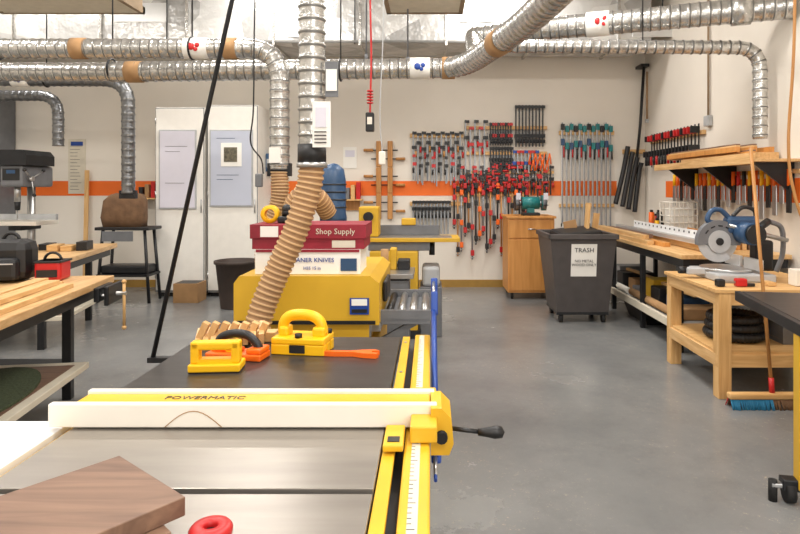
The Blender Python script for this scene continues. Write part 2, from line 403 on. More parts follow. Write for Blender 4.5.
# ------------------------------------------------------------------ left back corner
o=O('metal_storage_cabinet'); o.box(-6.95,-6.2,8.45,8.98,.08,2.9,GREY,.008)
for (a,b) in ((-6.93,-6.585),(-6.565,-6.22)): o.box(a,b,8.43,8.45,.12,2.86,GREY,.004)
o.cyl((-6.54,8.41,1.3),(-6.54,8.41,1.5),.01,STEEL,seg=8); o.box(-6.92,-6.23,8.47,8.9,0,.09,BLK)
o.box(-6.5,-6.3,8.425,8.43,1.6,1.9,PAPER); o.done()
o=O('wall_poster'); o.box(-5.42,-5.16,8.99,8.997,1.4,2.22,PAPERY)
for k in range(14): o.box(-5.39,-5.39+random.uniform(.1,.2),8.988,8.99,1.46+k*.05,1.466+k*.05,DGREY)
o.box(-5.38,-5.2,8.987,8.99,2.12,2.18,BLUE); o.done()
o=O('leaning_board'); o.box(-5.14,-5.08,8.9,8.92,0,1.75,MAPZ,rot=(-2,0,0)); o.done()
o=O('wall_bracket_shelf'); o.box(-4.35,-3.85,8.8,8.996,1.32,1.34,MAPX)
for k in range(5): o.box(-4.3+k*.09,-4.24+k*.09,8.85,8.95,1.34,1.5+.04*(k%3),[BLK,CARD,RED,GREY,YELB][k],.004)
o.box(-4.32,-4.30,8.85,8.996,1.2,1.32,BLKS); o.box(-3.9,-3.88,8.85,8.996,1.2,1.32,BLKS); o.done()

o=O('drill_press')
cx,cy=-4.95,7.45
o.box(cx-.25,cx+.25,cy-.35,cy+.2,0,.06,GREY,.02); o.cyl((cx,cy,.06),(cx,cy,1.6),.045,STEEL)
o.box(cx-.14,cx+.14,cy-.36,cy+.22,1.5,1.76,GREY,.03); o.prism([(cx-.2,1.76),(cx-.2,1.88),(cx-.15,1.94),(cx+.15,1.94),(cx+.2,1.88),(cx+.2,1.76)],'xz',cy-.4,cy+.14,BLKS)
o.box(cx-.1,cx+.1,cy-.365,cy-.355,1.58,1.72,BLK); o.box(cx-.05,cx+.05,cy-.37,cy-.365,1.66,1.70,STB)
o.cyl((cx-.27,cy-.15,1.56),(cx-.27,cy-.15,1.80),.09,BLKS); o.box(cx-.27,cx-.1,cy-.2,cy-.1,1.6,1.66,BLK)
o.cyl((cx,cy-.25,1.32),(cx,cy-.25,1.54),.035,STEEL); o.cyl((cx,cy-.25,1.22),(cx,cy-.25,1.33),.028,BLKS,r2=.035)
o.cyl((cx,cy-.25,1.12),(cx,cy-.25,1.22),.006,STEEL,seg=8)
for a in (30,150,270):
    r=math.radians(a); p=(cx+.2,cy-.25+.2*math.cos(r),1.6+.2*math.sin(r)); o.cyl((cx+.17,cy-.25,1.6),p,.008,STEEL,seg=8); o.ball(p,.022,BLK)
o.cyl((cx+.13,cy-.25,1.6),(cx+.19,cy-.25,1.6),.03,STEEL)
o.box(cx-.38,cx+.38,cy-.5,cy-.06,1.05,1.1,WHITE,.006); o.box(cx-.08,cx+.08,cy-.3,cy+.07,.98,1.05,BLKS,.01)
o.box(cx-.38,cx+.38,cy-.12,cy-.07,1.1,1.17,LGREY,.004)
o.done()
o=O('machine_stand')
x0,x1,y0,y1=-4.32,-3.62,7.72,8.1
o.box(x0,x1,y0,y1,.94,.98,BLK,.006)
for sx,xx in ((-1,x0+.08),(1,x1-.08)):
    for sy,yy in ((-1,y0+.06),(1,y1-.06)): o.tube([(xx,yy,.94),(xx+sx*.07,yy+sy*.03,0)],.02,BLKS,6)
o.box(x0+.02,x1-.02,y0,y1,.34,.37,BLKS); o.box(x0+.05,x1-.05,y0+.05,y1-.05,.37,.48,BLKS,.02); o.box(x0+.1,x1-.2,y0-.01,y0,.80,.93,GREY)
o.done()
o=O('covered_bench_sander')
taper_=[(-4.27,-3.76,7.76,8.06,.981),(-4.29,-3.75,7.74,8.06,1.1),(-4.26,-3.75,7.76,8.05,1.32),(-4.18,-3.78,7.8,8.0,1.40),(-4.12,-3.86,7.84,7.96,1.42)]
vs=[];fs=[]
for (a,b,c,d,z) in taper_:
    n=24
    for k in range(n):
        th=2*math.pi*k/n; cu=math.cos(th); su=math.sin(th); q=(abs(cu)**5+abs(su)**5)**-.2
        w=1+.025*math.sin(th*5+z*20)
        vs.append(((a+b)/2+(b-a)/2*cu*q*w,(c+d)/2+(d-c)/2*su*q*w,z))
for i in range(len(taper_)-1):
    for k in range(24): fs.append([i*24+k,i*24+(k+1)%24,(i+1)*24+(k+1)%24,(i+1)*24+k])
fs.append([4*24+k for k in range(24)]); fs.append(list(range(24)))
o.raw(vs,fs,BRNC,True); o.done()

# ------------------------------------------------------------------ left workbenches
def rotM(px,py,deg): return Matrix.Translation((px,py,0))@Matrix.Rotation(math.radians(deg),4,'Z')
def bench(name,M,w,l,z,shelf=None):
    o=O(name,M)
    o.box(-w,0,-l,0,z-.05,z,MAP,.006)
    o.box(-w+.06,-.06,-l+.06,-.06,z-.13,z-.051,BLKS)
    for x in (-w+.12,-.26):
        for y in (-l+.12,-.14): o.box(x-.03,x+.03,y-.03,y+.03,0,z-.13,BLKS,.004)
    if shelf: o.box(-w+.1,-.06,-l+.1,-.3,shelf-.04,shelf,PAPERY,.004); o.box(-w+.15,-.12,-l+.15,-.38,shelf,shelf+.003,WAL)
    o.done()
M1=rotM(-2.33,4.43,9)
bench('workbench',M1,1.15,2.3,.85,.3)
o=O('oval_shop_mat',M1); o.prism([(-.46+.33*math.cos(a),-1.05+.62*math.sin(a)) for a in [2*math.pi*k/36 for k in range(36)]],'xy',.3035,.32,GRN); o.done()
o=O('bench_vise',M1)
o.box(.001,.04,-.40,-.14,.72,.82,BLKS,.01); o.box(.075,.105,-.42,-.12,.70,.83,BLKS,.008)
o.cyl((.0,-.27,.76),(.17,-.27,.76),.014,STEEL,seg=10)
for q in (-.35,-.19): o.cyl((.0,q,.76),(.08,q,.76),.009,STEEL,seg=8)
o.cyl((.155,-.27,.52),(.155,-.27,.84),.010,MAPZ,seg=10)
for z in(.52,.84): o.ball((.155,-.27,z),.016,MAPZ)
o.done()
o=O('wood_strip_stack',M1)
for k,(x,y0,y1,z) in enumerate(((-.1,-2.1,-.55,.851),(-.2,-2.0,-.45,.851),(-.31,-2.2,-.5,.851),(-.16,-2.1,-.6,.882),(-.27,-1.9,-.5,.882))):
    o.box(x-.04,x+.04,y0,y1,z,z+.028,MAPY,.002)
o.done()
o=O('backpack',M1)
o.box(-.76,-.46,-.28,-.06,.852,1.14,BLK,.07); o.box(-.72,-.5,-.34,-.26,.87,1.02,BLKS,.03); o.torus((-.61,-.17,1.13),.05,.012,BLK,'y',20,math.pi)
o.box(-.70,-.52,-.345,-.338,.98,.988,LGREY); o.tube(bez([(-.7,-.29,1.1),(-.74,-.36,1.0),(-.74,-.36,.9)]),.014,BLK,8); o.done()
o=O('tool_bag',M1); o.box(-.43,-.26,-.26,-.08,.852,.99,RED,.02); o.torus((-.345,-.17,.985),.055,.009,BLK,'y',20,math.pi); o.box(-.41,-.28,-.268,-.26,.88,.93,BLK); o.box(-.435,-.255,-.265,-.075,.975,.99,BLK,.005); o.done()
M2=rotM(-3.62,6.95,12)
bench('workbench',M2,1.3,1.5,.85,.3)
o=O('bench_clutter',M2)
for k in range(9):
    x=-1.2+k*.13; y=-1.0+random.uniform(-.2,.4); o.box(x,x+.1,y,y+.2,.851,.88+random.uniform(.02,.1),random.choice([MAPX,CARD,GREY,STB,BLK]),.004)
o.done()
o=O('anti_fatigue_mat'); o.box(-4.0,-3.1,4.6,5.2,0,.012,RUB,.004); o.done()
o=O('trash_can')
o.lathe([(.001,.002),(.19,.002),(.19,.01),(.25,.55),(.27,.55),(.27,.585),(.245,.585),(.185,.03),(.001,.03)],(-2.42,7.5,0),BINB); o.done()
o=O('cardboard_scrap_box'); o.box(-3.32,-3.0,7.75,8.05,0,.25,CARD,.003); o.box(-3.3,-3.02,7.77,8.03,.25,.252,BLK); o.done()

# ------------------------------------------------------------------ foreground table saw
o=O('table_saw')
o.box(-.95,-.12,.72,1.252,.82,.86,IRON,.002); o.box(-.95,-.12,1.274,1.722,.82,.86,IRON,.002); o.box(-.95,-.12,.72,1.722,.80,.845,BLKS)
o.box(-.98,-.125,1.732,2.56,.83,.86,PHEN,.002); o.box(-.96,-.14,1.75,2.54,.77,.83,BLKS)
o.box(-.85,-.2,.78,1.52,.06,.80,YEL,.012); o.box(-.87,-.18,.76,1.54,0,.06,BLKS)
for x in (-.9,-.22): o.box(x-.03,x+.03,2.44,2.5,0,.77,BLKS,.004)
o.box(-.117,-.086,.6,2.6,.838,.852,YELD,.002); o.box(-.117,-.062,.6,2.6,.79,.80,BLKS); o.box(-.117,-.11,.6,2.6,.79,.838,BLKS)
o.box(-.064,.0,.55,2.62,.795,.856,YELD,.006); o.box(-.045,-.024,.6,2.6,.856,.857,PAPERY)
for k in range(100):
    y=.65+k*.019; o.box(-.045,-.045+(.016 if k%5==0 else .009),y,y+.0018,.857,.8576,BLK)
o.box(-.98,-.952,.6,2.56,.79,.84,YELD)
for y in (.9,1.5,2.1,2.5): o.cyl((-.1015,y,.852),(-.1015,y,.855),.006,STEEL,seg=8)
o.done()
o=O('rip_fence')
o.box(-1.01,.018,1.585,1.607,.864,.926,WHITE,.003); o.box(-.96,-.0,1.607,1.69,.868,.918,YELD,.004); o.box(-.965,.012,1.69,1.712,.864,.926,WHITE,.003)
o.text('POWERMATIC',.034,Matrix.Translation((-.62,1.655,.9185)),BLK)
o.box(-.05,.018,1.50,1.80,.8585,.90,YELD,.004)
o.prism([(.002,.80),(.05,.80),(.062,.83),(.056,.895),(.03,.922),(.002,.922)],'xz',1.565,1.70,YELD)
o.cyl((.055,1.63,.845),(.14,1.625,.836),.006,BLK,seg=10); o.lathe([(.001,0),(.009,0),(.012,.02),(.017,.045),(.015,.065),(.001,.072)],(.13,1.625,.836),BLK,'x',16)
o.cyl((.03,1.55,.85),(.03,1.715,.85),.016,BLKS,seg=12)
o.box(-.115,-.065,1.45,1.58,.8585,.875,YELD,.004); o.box(-.105,-.075,1.47,1.50,.875,.877,BLK)
pts=[(-.70+.15*k/12, 1.5838, .866+.042*math.sin(math.pi*k/12)) for k in range(13)]
o.tube(pts,.0012,CARD,6)
o.done()
o=O('outfeed_table'); o.box(-1.95,-.985,.6,1.655,.82,.855,LAMW,.003); o.box(-1.93,-1.0,.62,1.63,.74,.82,MAPX)
for x in (-1.88,-1.05):
    for y in (.68,1.58): o.box(x-.035,x+.035,y-.035,y+.035,0,.74,MAPZ)
o.done()
MB=Matrix.Translation((-.555,1.19,0))@Matrix.Rotation(math.radians(-39),4,'Z')
o=O('walnut_board',MB); o.box(-.135,.135,-.42,0,.895,.93,WAL,.002); o.done()
o=O('walnut_board',MB@Matrix.Translation((.03,-.02,0))@Matrix.Rotation(math.radians(-5),4,'Z')); o.box(-.135,.135,-.40,-.01,.861,.8945,WAL,.002); o.done()
o=O('magnetic_featherboard_knob'); o.lathe([(.012,.012),(.012,.020),(.016,.024),(.034,.022),(.039,.016),(.037,0),(.001,0)],(-.40,1.095,.861),RED); o.lathe([(.001,.012),(.012,.012)],(-.40,1.095,.861),BLK); o.done()
def dloop(o,x0,x1,y0,y1,z0,z1,t,mat):
    o.box(x0,x0+t,y0,y1,z0,z1,mat,.006); o.box(x1-t,x1,y0,y1,z0,z1,mat,.006); o.box(x0,x1,y0,y1,z1-t,z1,mat,.008)
o=O('push_block',rotM(-.745,2.10,4))
o.box(-.088,.088,-.045,.045,.864,.89,YELB,.005); dloop(o,-.084,.084,-.03,.012,.89,.965,.03,YELB); o.box(-.06,.06,-.028,.010,.888,.905,YELB); o.box(-.085,.085,-.043,.043,.8605,.864,BLK); o.done()
o=O('push_shoe',rotM(-.72,2.25,-10))
o.box(-.11,.11,-.045,.045,.861,.885,ORP,.005); o.box(-.10,.02,-.02,.02,.885,.90,ORP,.006)
o.tube(bez([(-.08,0,.885),(-.07,0,.93),(-.02,0,.95),(.04,0,.945),(.08,0,.91),(.085,0,.885)]),.016,BLK,10); o.box(.05,.11,-.04,.04,.885,.905,ORP,.006); o.cyl((-.02,-.02,.905),(-.02,.02,.905),.025,YELB,seg=16); o.done()
o=O('push_block_system',rotM(-.495,2.34,-8))
for (a,b) in ((-.065,-.03),(-.02,.015),(.03,.065)): o.box(-.105,.105,a,b,.861,.90,YELB,.004)
o.box(-.105,.105,-.065,.065,.90,.925,YELB,.006); o.box(-.09,-.05,-.03,.03,.92,.96,YELB,.01); o.box(.045,.095,-.03,.03,.92,.96,YELB,.01)
o.tube(bez([(-.08,0,.93),(-.075,0,.975),(-.04,0,1.0),(.03,0,1.0),(.07,0,.975),(.078,0,.93)]),.021,YELB,12)
o.box(-.03,.03,-.07,-.065,.87,.90,BLK); o.cyl((0,-.05,.925),(0,-.05,.94),.014,BLK,seg=10); o.cyl((.09,.04,.925),(.09,.04,.94),.014,BLK,seg=10); o.done()
o=O('push_stick',rotM(-.32,2.27,-4))
o.prism([(-.125,-.006),(-.05,-.012),(.03,-.008),(.07,-.024),(.12,-.03),(.128,-.012),(.1,-.004),(.1,.012),(.128,.018),(.11,.032),(.06,.026),(.02,.01),(-.12,.01)],'xy',.861,.879,ORP); o.done()
o=O('featherboard_stack')
for k in range(9):
    x=-.95+k*.032; o.box(x,x+.02,2.38,2.5,.885,.90+.004*k,MAPY,rot=(14,0,14))
o.box(-.96,-.64,2.47,2.54,.861,.90,MAPX,.003)
for k in range(7): x=-.93+k*.04; o.box(x,x+.026,2.41,2.44,.88,.955,MAPZ,rot=(0,24,0))
o.done()
o=O('bar_clamp')
p0=Vector((.016,1.80,.69)); p1=Vector((.016,2.78,1.05)); d=(p1-p0).normalized()
o.cyl(p0,p1,.0115,BLUE,seg=6)
for t in (.04,.93):
    c=p0.lerp(p1,t); o.box(c.x-.012,c.x+.018,c.y-.03,c.y+.03,c.z-.045,c.z+.06,BLUE,.006,rot=(-20,0,0))
c=p0.lerp(p1,.8); o.box(c.x-.012,c.x+.018,c.y-.02,c.y+.02,c.z-.03,c.z+.07,BLUE,.006,rot=(-20,0,0)); o.cyl(c+Vector((0,0,.05)),c+Vector((0,.13,.1)),.006,STEEL,seg=8)
o.cyl(p0-d*.0,p0-d*.07,.006,STEEL,seg=8); o.cyl(p0-d*.07+Vector((0,-.03,0)),p0-d*.07+Vector((0,.03,0)),.005,BLUE,seg=8)
o.done()

# ------------------------------------------------------------------ planer
o=O('thickness_planer')
o.box(-1.0,-.3,3.32,4.2,.06,.62,YEL,.01); o.box(-1.03,-.27,3.28,4.24,0,.07,BLKS,.01)
o.prism([(-1.08,.74),(-1.08,.97),(-1.05,1.01),(-.33,1.01),(-.28,.97),(-.28,.74)],'xz',3.3,4.22,YEL)
for y in (3.36,4.12):
    for x in (-.95,-.36): o.cyl((x,y+.03,.6),(x,y+.03,.82),.03,STEEL)
o.box(-1.1,-.28,3.4,4.12,.68,.73,STEEL,.004); o.box(-.28,.0,3.4,4.12,.72,.755,GREY,.004)
o.box(-.9,-.34,3.34,4.18,.62,.8,YEL); o.box(-1.06,-.3,3.292,3.30,.745,.765,BLKS)
for x in (-.24,-.17,-.1,-.03): o.cyl((x,3.42,.765),(x,4.1,.765),.022,BLK if x<-.2 else STEEL,seg=14)
for y in (3.4,4.08): o.box(-.28,.02,y,y+.03,.74,.80,GREY)
o.prism([(-.3,.62),(-.3,.58),(-.05,.72),(-.12,.72)],'xz',3.45,3.49,GREY); o.prism([(-.3,.62),(-.3,.58),(-.05,.72),(-.12,.72)],'xz',4.05,4.09,GREY)
o.box(-.44,-.335,3.29,3.30,.80,.89,BLUE); o.box(-.43,-.345,3.286,3.29,.85,.885,PAPER); o.box(-.43,-.345,3.286,3.29,.81,.83,BLK)
o.torus((-.65,3.26,.45),.12,.012,BLK,'y'); o.cyl((-.65,3.26,.45),(-.65,3.33,.45),.02,STEEL)
o.cyl((-.77,3.26,.45),(-.53,3.26,.45),.008,STEEL,seg=8); o.cyl((-.65,3.26,.33),(-.65,3.26,.57),.008,STEEL,seg=8)
o.box(-.275,-.25,3.5,3.8,.83,.95,BLK,.01)
o.done()
o=O('tool_box_carton'); o.box(-.98,-.39,3.36,3.68,1.011,1.15,PAPER,.002); o.box(-.975,-.395,3.355,3.36,1.135,1.15,MAROON)
o.text('PLANER KNIVES',.035,FR(-.66,3.357,1.09),BLUE); o.box(-.5,-.41,3.355,3.36,1.03,1.10,STB); o.text('HSS 15 in',.025,FR(-.66,3.357,1.045),BLUE); o.done()
o=O('tool_box_carton'); o.box(-1.0,-.37,3.37,3.72,1.151,1.235,MAROON,.002); o.box(-1.01,-.36,3.36,3.73,1.21,1.29,MAROON,.003)
o.text('Shop Supply',.045,FR(-.53,3.357,1.25),PAPERY); o.box(-.95,-.85,3.357,3.36,1.22,1.28,PAPER); o.box(-.55,-.42,3.366,3.37,1.16,1.2,PAPERY); o.done()
o=O('masking_tape_roll'); o.lathe([(.03,-.025),(.052,-.025),(.052,.025),(.03,.025),(.03,-.025)],(-.93,3.5,1.342+.0005),YELB,'y'); o.done()
o=O('cordless_sander'); o.box(-.88,-.79,3.45,3.55,1.2905,1.33,BLK,.01); o.cyl((-.835,3.5,1.33),(-.835,3.5,1.37),.028,BLK); o.ball((-.835,3.5,1.37),.03,BLK); o.done()

o=O('dust_collector')
cx,cy=-.80,4.75
o.box(cx-.3,cx+.3,cy-.2,cy+.22,.08,.12,BLKS)
for a in (-.26,.26):
    for b in (-.15,.18): o.cyl((cx+a-.015,cy+b,.04),(cx+a+.015,cy+b,.04),.04,RUB)
for a in (-.2,.2): o.box(cx+a-.02,cx+a+.02,cy,cy+.04,.12,1.2,BLKS)
o.box(cx-.22,cx+.22,cy-.06,cy+.14,1.18,1.22,BLKS)
o.lathe([(.001,1.22),(.105,1.22),(.108,1.26),(.1,1.3),(.1,1.55),(.085,1.64),(.04,1.68),(.001,1.69)],(cx+.03,cy+.03,0),STB)
for z in (1.34,1.40,1.46,1.52): o.torus((cx+.03,cy+.03,z),.101,.006,BLKS,'z',24)
flex(o,bez([(cx+.0,cy-.05,1.3),(cx-.06,cy-.17,1.42),(cx-.16,cy-.2,1.45),(cx-.26,cy-.16,1.3),(cx-.27,cy-.1,.9),(cx-.27,cy,.4)]),.07,TAN)
o.done()
o=O('jointer')
o.box(-.6,-.12,5.95,6.45,.0,.86,YEL,.01); o.box(-.63,-.09,5.92,6.48,0,.08,BLKS)
o.box(-.72,.30,5.98,6.42,.95,.99,YEL,.004); o.box(-.62,.0,6.02,6.4,.86,.95,GREY,.006)
o.box(-.70,.22,6.0,6.3,.99,.995,IRON)
o.box(-.55,.1,6.3,6.34,.995,1.10,GREY,.004); o.box(-.72,-.52,6.05,6.32,.995,1.3,YEL,.015); o.cyl((-.62,6.0,1.2),(-.62,6.05,1.2),.05,BLKS)
o.box(-.3,-.15,6.28,6.40,1.10,1.17,YEL,.01); o.cyl((.02,6.2,.8),(.02,6.2,.93),.03,BLKS)
o.cyl((-.3,5.9,.65),(-.3,5.96,.65),.1,BLKS); o.torus((-.3,5.88,.65),.11,.01,STEEL,'y')
o.box(-.1,.12,6.0,6.4,.0,.5,GREY,.01); o.box(-.08,.1,6.02,6.38,.5,.7,LGREY,.03)
o.done()
o=O('spindle_sander_stand'); o.box(-.46,-.18,5.12,5.5,.0,.7,GREY,.01); o.box(-.48,-.14,5.08,5.55,.72,.76,STEEL,.004); o.box(-.44,-.2,5.12,5.48,.70,.72,BLK)
o.cyl((-.4,5.3,.76),(-.4,5.3,.95),.035,CARD); o.box(-.36,-.30,5.35,5.5,.76,.95,YEL,.01); o.box(-.29,-.18,5.35,5.5,.76,.85,BLK,.01); o.done()

# ------------------------------------------------------------------ clamps on the back wall
W=8.994
def fclamp(o,x,zt,L,bm_,jm,hm,side=1,jaw=.075,w=.02,sl=.45,y=8.94,hh=.09):
    o.box(x-w/2,x+w/2,y-.006,y+.006,zt-L,zt,bm_)
    o.box(min(x-side*.014,x+side*jaw),max(x-side*.014,x+side*jaw),y-.014,y+.014,zt-.045,zt-.005,jm)
    z=zt-L*sl; o.box(min(x-side*.02,x+side*jaw),max(x-side*.02,x+side*jaw),y-.015,y+.015,z-.05,z,jm)
    e=x+side*(jaw-.012); o.cyl((e,y,z-.05-.03),(e,y,z+.05),.006,CLB,seg=6); o.cyl((e,y,z-.08-hh),(e,y,z-.08),.015,hm,seg=8)
o=O('bar_clamp_rack')
o.box(-.3,.5,8.955,W,2.24,2.30,MAPX); o.box(-.3,.5,8.955,W,1.22,1.28,MAPX)
for k in range(11): fclamp(o,-.25+k*.07,2.33-.02*(k%2),.72+.04*(k%3),CLB,BLK,RED if k%3 else HSW,1,.052,sl=.17 if k%2 else .3)
for k in range(8): fclamp(o,-.22+k*.095,1.99-.03*(k%2),.40,CLB,RED if k%3==0 else BLK,BLK,-1,.04,w=.016,sl=.3,hh=.08)
for k in range(11): fclamp(o,-.25+k*.052,1.30,.5,CLB,BLK,BLK,1,.042,sl=.2,hh=.08)
o.box(.52,1.75,8.955,W,2.36,2.41,MAPX); o.box(.52,1.75,8.955,W,1.98,2.03,MAPX)
for k in range(5): fclamp(o,.53+k*.07,2.5-.1*(k%2),.8,CLB,RED if k%2 else BLK,RED,1,.055,sl=.3)
for k in range(9): fclamp(o,.90+k*.038,2.46,.34,BLKS,RED if k%3 else BLK,BLK,1,.03,sl=.5,hh=.06)
for k in range(8): fclamp(o,.90+k*.044,2.10,.34,BLKS,BLK,RED if k%2 else BLK,1,.036,sl=.5,hh=.07)
for k in range(9): fclamp(o,1.28+k*.05,2.72,.62,BLKS,BLK,BLK,1,.036,sl=.7,hh=.05)
for k in range(7): fclamp(o,1.25+k*.055,2.05,.34,CLB,BLUE if k%3==0 else RED,BLK,1,.045,sl=.5,hh=.07)
o.box(.52,1.85,8.955,W,1.70,1.74,MAPX)
for k in range(28): 
    x=.50+k*.048; m=[RED,BLK,RED,DGREY,RED][(k*3)%5]; fclamp(o,x,1.82-.06*(k%3),.36+.08*(k%2),BLKS,m,RED if k%2 else BLK,1 if k%2 else -1,.05,sl=.4,hh=.07)
for k in range(8):
    z=1.50+.045*k; x=.60+.12*(k%4); o.box(x,x+.34,8.91,8.925,z,z+.014,BLKS)
    o.box(x+.02,x+.05,8.90,8.93,z-.05,z+.02,RED); o.box(x+.2,x+.23,8.90,8.93,z-.05,z+.02,RED if k%2 else BLK); o.cyl((x+.24,8.915,z-.03),(x+.33,8.915,z-.03),.014,RED,seg=8)
for k in range(9):
    x=1.5+k*.035; z=1.9 if k%2 else 2.0
    o.tube([(x,8.93,z),(x-.012,8.93,z-.06),(x-.03,8.93,z-.16)],.011,ORP,6); o.tube([(x,8.93,z),(x+.012,8.93,z-.06),(x+.02,8.93,z-.16)],.010,ORP if k%3 else BLK,6); o.cyl((x,8.92,z-.05),(x,W,z-.05),.008,ORP,seg=8)
o.box(.35,1.5,8.955,W,1.36,1.40,MAPX)
for k in range(21):
    x=.36+k*.054; L=.72+.12*((k*7)%4); zt=1.60-.05*(k%3); m=[RED,BLK,ORP,RED,BLK][k%5]
    o.cyl((x,8.935,zt-L),(x,8.935,zt),.012,[BLKS,HSW,CLB][k%3],seg=8)
    for z in (zt-.08,zt-L*(.35+.1*(k%3)),zt-L+.1): o.box(x-.024,x+.028,8.905,8.953,z-.04,z+.04,m,.006)
    o.cyl((x,8.915,zt-.02),(x,8.915,zt+.05),.009,RED,seg=8); o.cyl((x-.03,8.915,zt-L+.03),(x+.03,8.915,zt-L+.03),.006,STEEL,seg=6)
o.done()
o=O('parallel_clamp_rack'); o.box(1.93,2.75,8.955,W,2.28,2.34,MAPX); o.box(1.93,2.75,8.955,W,1.2,1.25,MAPX)
for k in range(12):
    x=1.97+k*.065; zt=2.46-.03*(k%2); L=1.55+.05*(k%3)
    o.box(x-.013,x+.013,8.935,8.95,zt-L,zt,CLB); o.box(x-.013,x-.007,8.93,8.935,zt-L,zt,ALU)
    o.box(x-.02,x+.034,8.915,8.955,zt-.11,zt-.02,TEAL if k%3 else BLK,.004); o.box(x-.02,x+.034,8.915,8.955,zt-.34-.03*(k%3),zt-.24-.03*(k%3),TEAL if k%2 else STB,.004)
    o.cyl((x+.024,8.935,zt-.52),(x+.024,8.935,zt-.36),.012,BLK if k%2 else RED,seg=8); o.box(x-.018,x+.028,8.925,8.955,zt-L,zt-L+.05,BLK,.004)
o.done()
def hscrew(o,x,z,s=1.0):
    for a in (-.085,.085): o.box(x+a-.038,x+a+.038,8.93,8.99,z,z+.385*s,HSW,.008)
    for q,d in ((.12,1),(.25,-1)):
        o.cyl((x-.2,8.96,z+q*s),(x+.2,8.96,z+q*s),.009,BLKS,seg=8); e=x+d*.24; o.cyl((e-.07,8.96,z+q*s),(e+.07,8.96,z+q*s),.022,HSW,seg=10)
o=O('wooden_handscrew_clamps')
for z in (1.80,1.41,1.02): hscrew(o,-.68,z)
o.done()
o=O('wall_bracket_shelf'); o.box(-1.35,-1.0,8.8,8.996,1.3,1.32,MAPX)
for k in range(4): o.box(-1.33+k*.08,-1.27+k*.08,8.85,8.95,1.32,1.45+.04*k,[CARD,GREY,MAPX,RED][k],.004)
o.box(-1.3,-1.05,8.97,8.996,1.15,1.3,HSW); o.done()
o=O('wall_notice'); o.box(-1.3,-1.1,8.99,8.997,1.78,2.1,PAPER); o.box(-1.27,-1.13,8.988,8.99,1.95,2.05,LAV); o.done()

# ------------------------------------------------------------------ oak cabinet + grinder, cart
o=O('wooden_base_cabinet')
o.box(1.04,1.66,8.0,8.6,.09,1.08,CABO,.004); o.box(1.02,1.68,7.97,8.62,1.08,1.11,CABO,.004)
o.box(1.055,1.645,7.985,8.0,.12,.80,CABO,.004); o.box(1.055,1.645,7.985,8.0,.82,1.06,CABO,.004)
o.cyl((1.3,7.965,.94),(1.4,7.965,.94),.008,STEEL,seg=8); o.cyl((1.58,7.965,.6),(1.58,7.965,.7),.008,STEEL,seg=8)
for a in (1.1,1.6):
    for b in (8.06,8.54): o.cyl((a-.015,b,.045),(a+.015,b,.045),.045,RUB); o.box(a-.03,a+.03,b-.03,b+.03,.085,.092,STEEL)
o.done()
o=O('bench_grinder')
cx,cy,cz=1.38,8.25,1.28
o.box(cx-.12,cx+.12,cy-.1,cy+.1,1.111,1.15,BLKS,.01); o.cyl((cx-.12,cy,cz),(cx+.12,cy,cz),.085,TEAL,seg=24); o.box(cx-.05,cx+.05,cy-.05,cy+.05,1.15,1.22,TEAL)
for s_ in (-1,1):
    o.cyl((cx+s_*.12,cy,cz),(cx+s_*.16,cy,cz),.03,STEEL); o.cyl((cx+s_*.16,cy,cz),(cx+s_*.21,cy,cz),.095,GREY,seg=24); o.cyl((cx+s_*.155,cy+.02,cz),(cx+s_*.215,cy+.02,cz),.105,TEAL if s_>0 else BLK,seg=24)
    o.box(cx+s_*.185-.03,cx+s_*.185+.03,cy-.17,cy-.09,cz-.03,cz-.02,BLKS); o.box(cx+s_*.185-.03,cx+s_*.185+.03,cy-.15,cy-.145,cz+.05,cz+.14,LAV)
o.done()
o=O('wheeled_trash_cart')
def taper(o,b0,z0,b1,z1,mat):
    vs=[(b0[0],b0[2],z0),(b0[1],b0[2],z0),(b0[1],b0[3],z0),(b0[0],b0[3],z0),(b1[0],b1[2],z1),(b1[1],b1[2],z1),(b1[1],b1[3],z1),(b1[0],b1[3],z1)]
    o.raw(vs,[[0,1,2,3],[0,1,5,4],[1,2,6,5],[2,3,7,6],[3,0,4,7]],mat)
taper(o,(1.40,1.97,6.62,7.2),.12,(1.31,2.03,6.52,7.3),.95,DGREY); taper(o,(1.43,1.94,6.65,7.17),.16,(1.33,2.01,6.54,7.28),.95,BLK)
for (a,b,c,d) in ((1.29,2.05,6.49,6.54),(1.29,2.05,7.26,7.31),(1.29,1.33,6.49,7.31),(2.01,2.05,6.49,7.31)): o.box(a,b,c,d,.93,.985,DGREY,.008)
o.box(1.4,1.97,6.62,7.2,.09,.12,BLKS)
for a in (1.45,1.92):
    for b in (6.66,7.15): o.cyl((a-.018,b,.045),(a+.018,b,.045),.045,RUB); o.box(a-.025,a+.025,b-.02,b+.02,.07,.1,BLKS)
o.box(1.54,1.82,6.548,6.553,.52,.88,PAPER,rot=(6.9,0,0))
RT=Matrix.Rotation(math.radians(96.9),4,'X')
o.text('TRASH',.07,Matrix.Translation((1.68,6.528,.81))@RT,BLK)
o.text('NO METAL\nWOOD ONLY',.042,Matrix.Translation((1.68,6.540,.67))@RT,BLK)
o.box(1.47,1.92,6.7,7.13,.55,.58,CARD,rot=(3,4,0)); o.box(1.76,1.79,6.8,6.92,.3,1.32,MAPZ,rot=(0,4,0)); o.box(1.6,1.75,6.9,6.92,.4,1.12,CARD,rot=(0,-12,5)); o.box(1.5,1.62,7.0,7.02,.4,1.08,PAPER,rot=(4,8,0)); o.box(1.85,1.92,6.95,6.97,.4,1.2,MAPZ,rot=(0,7,0))
o.box(1.40,1.9,6.6,7.0,.93,1.02,BLK,.04,rot=(6,-5,10))
o.done()

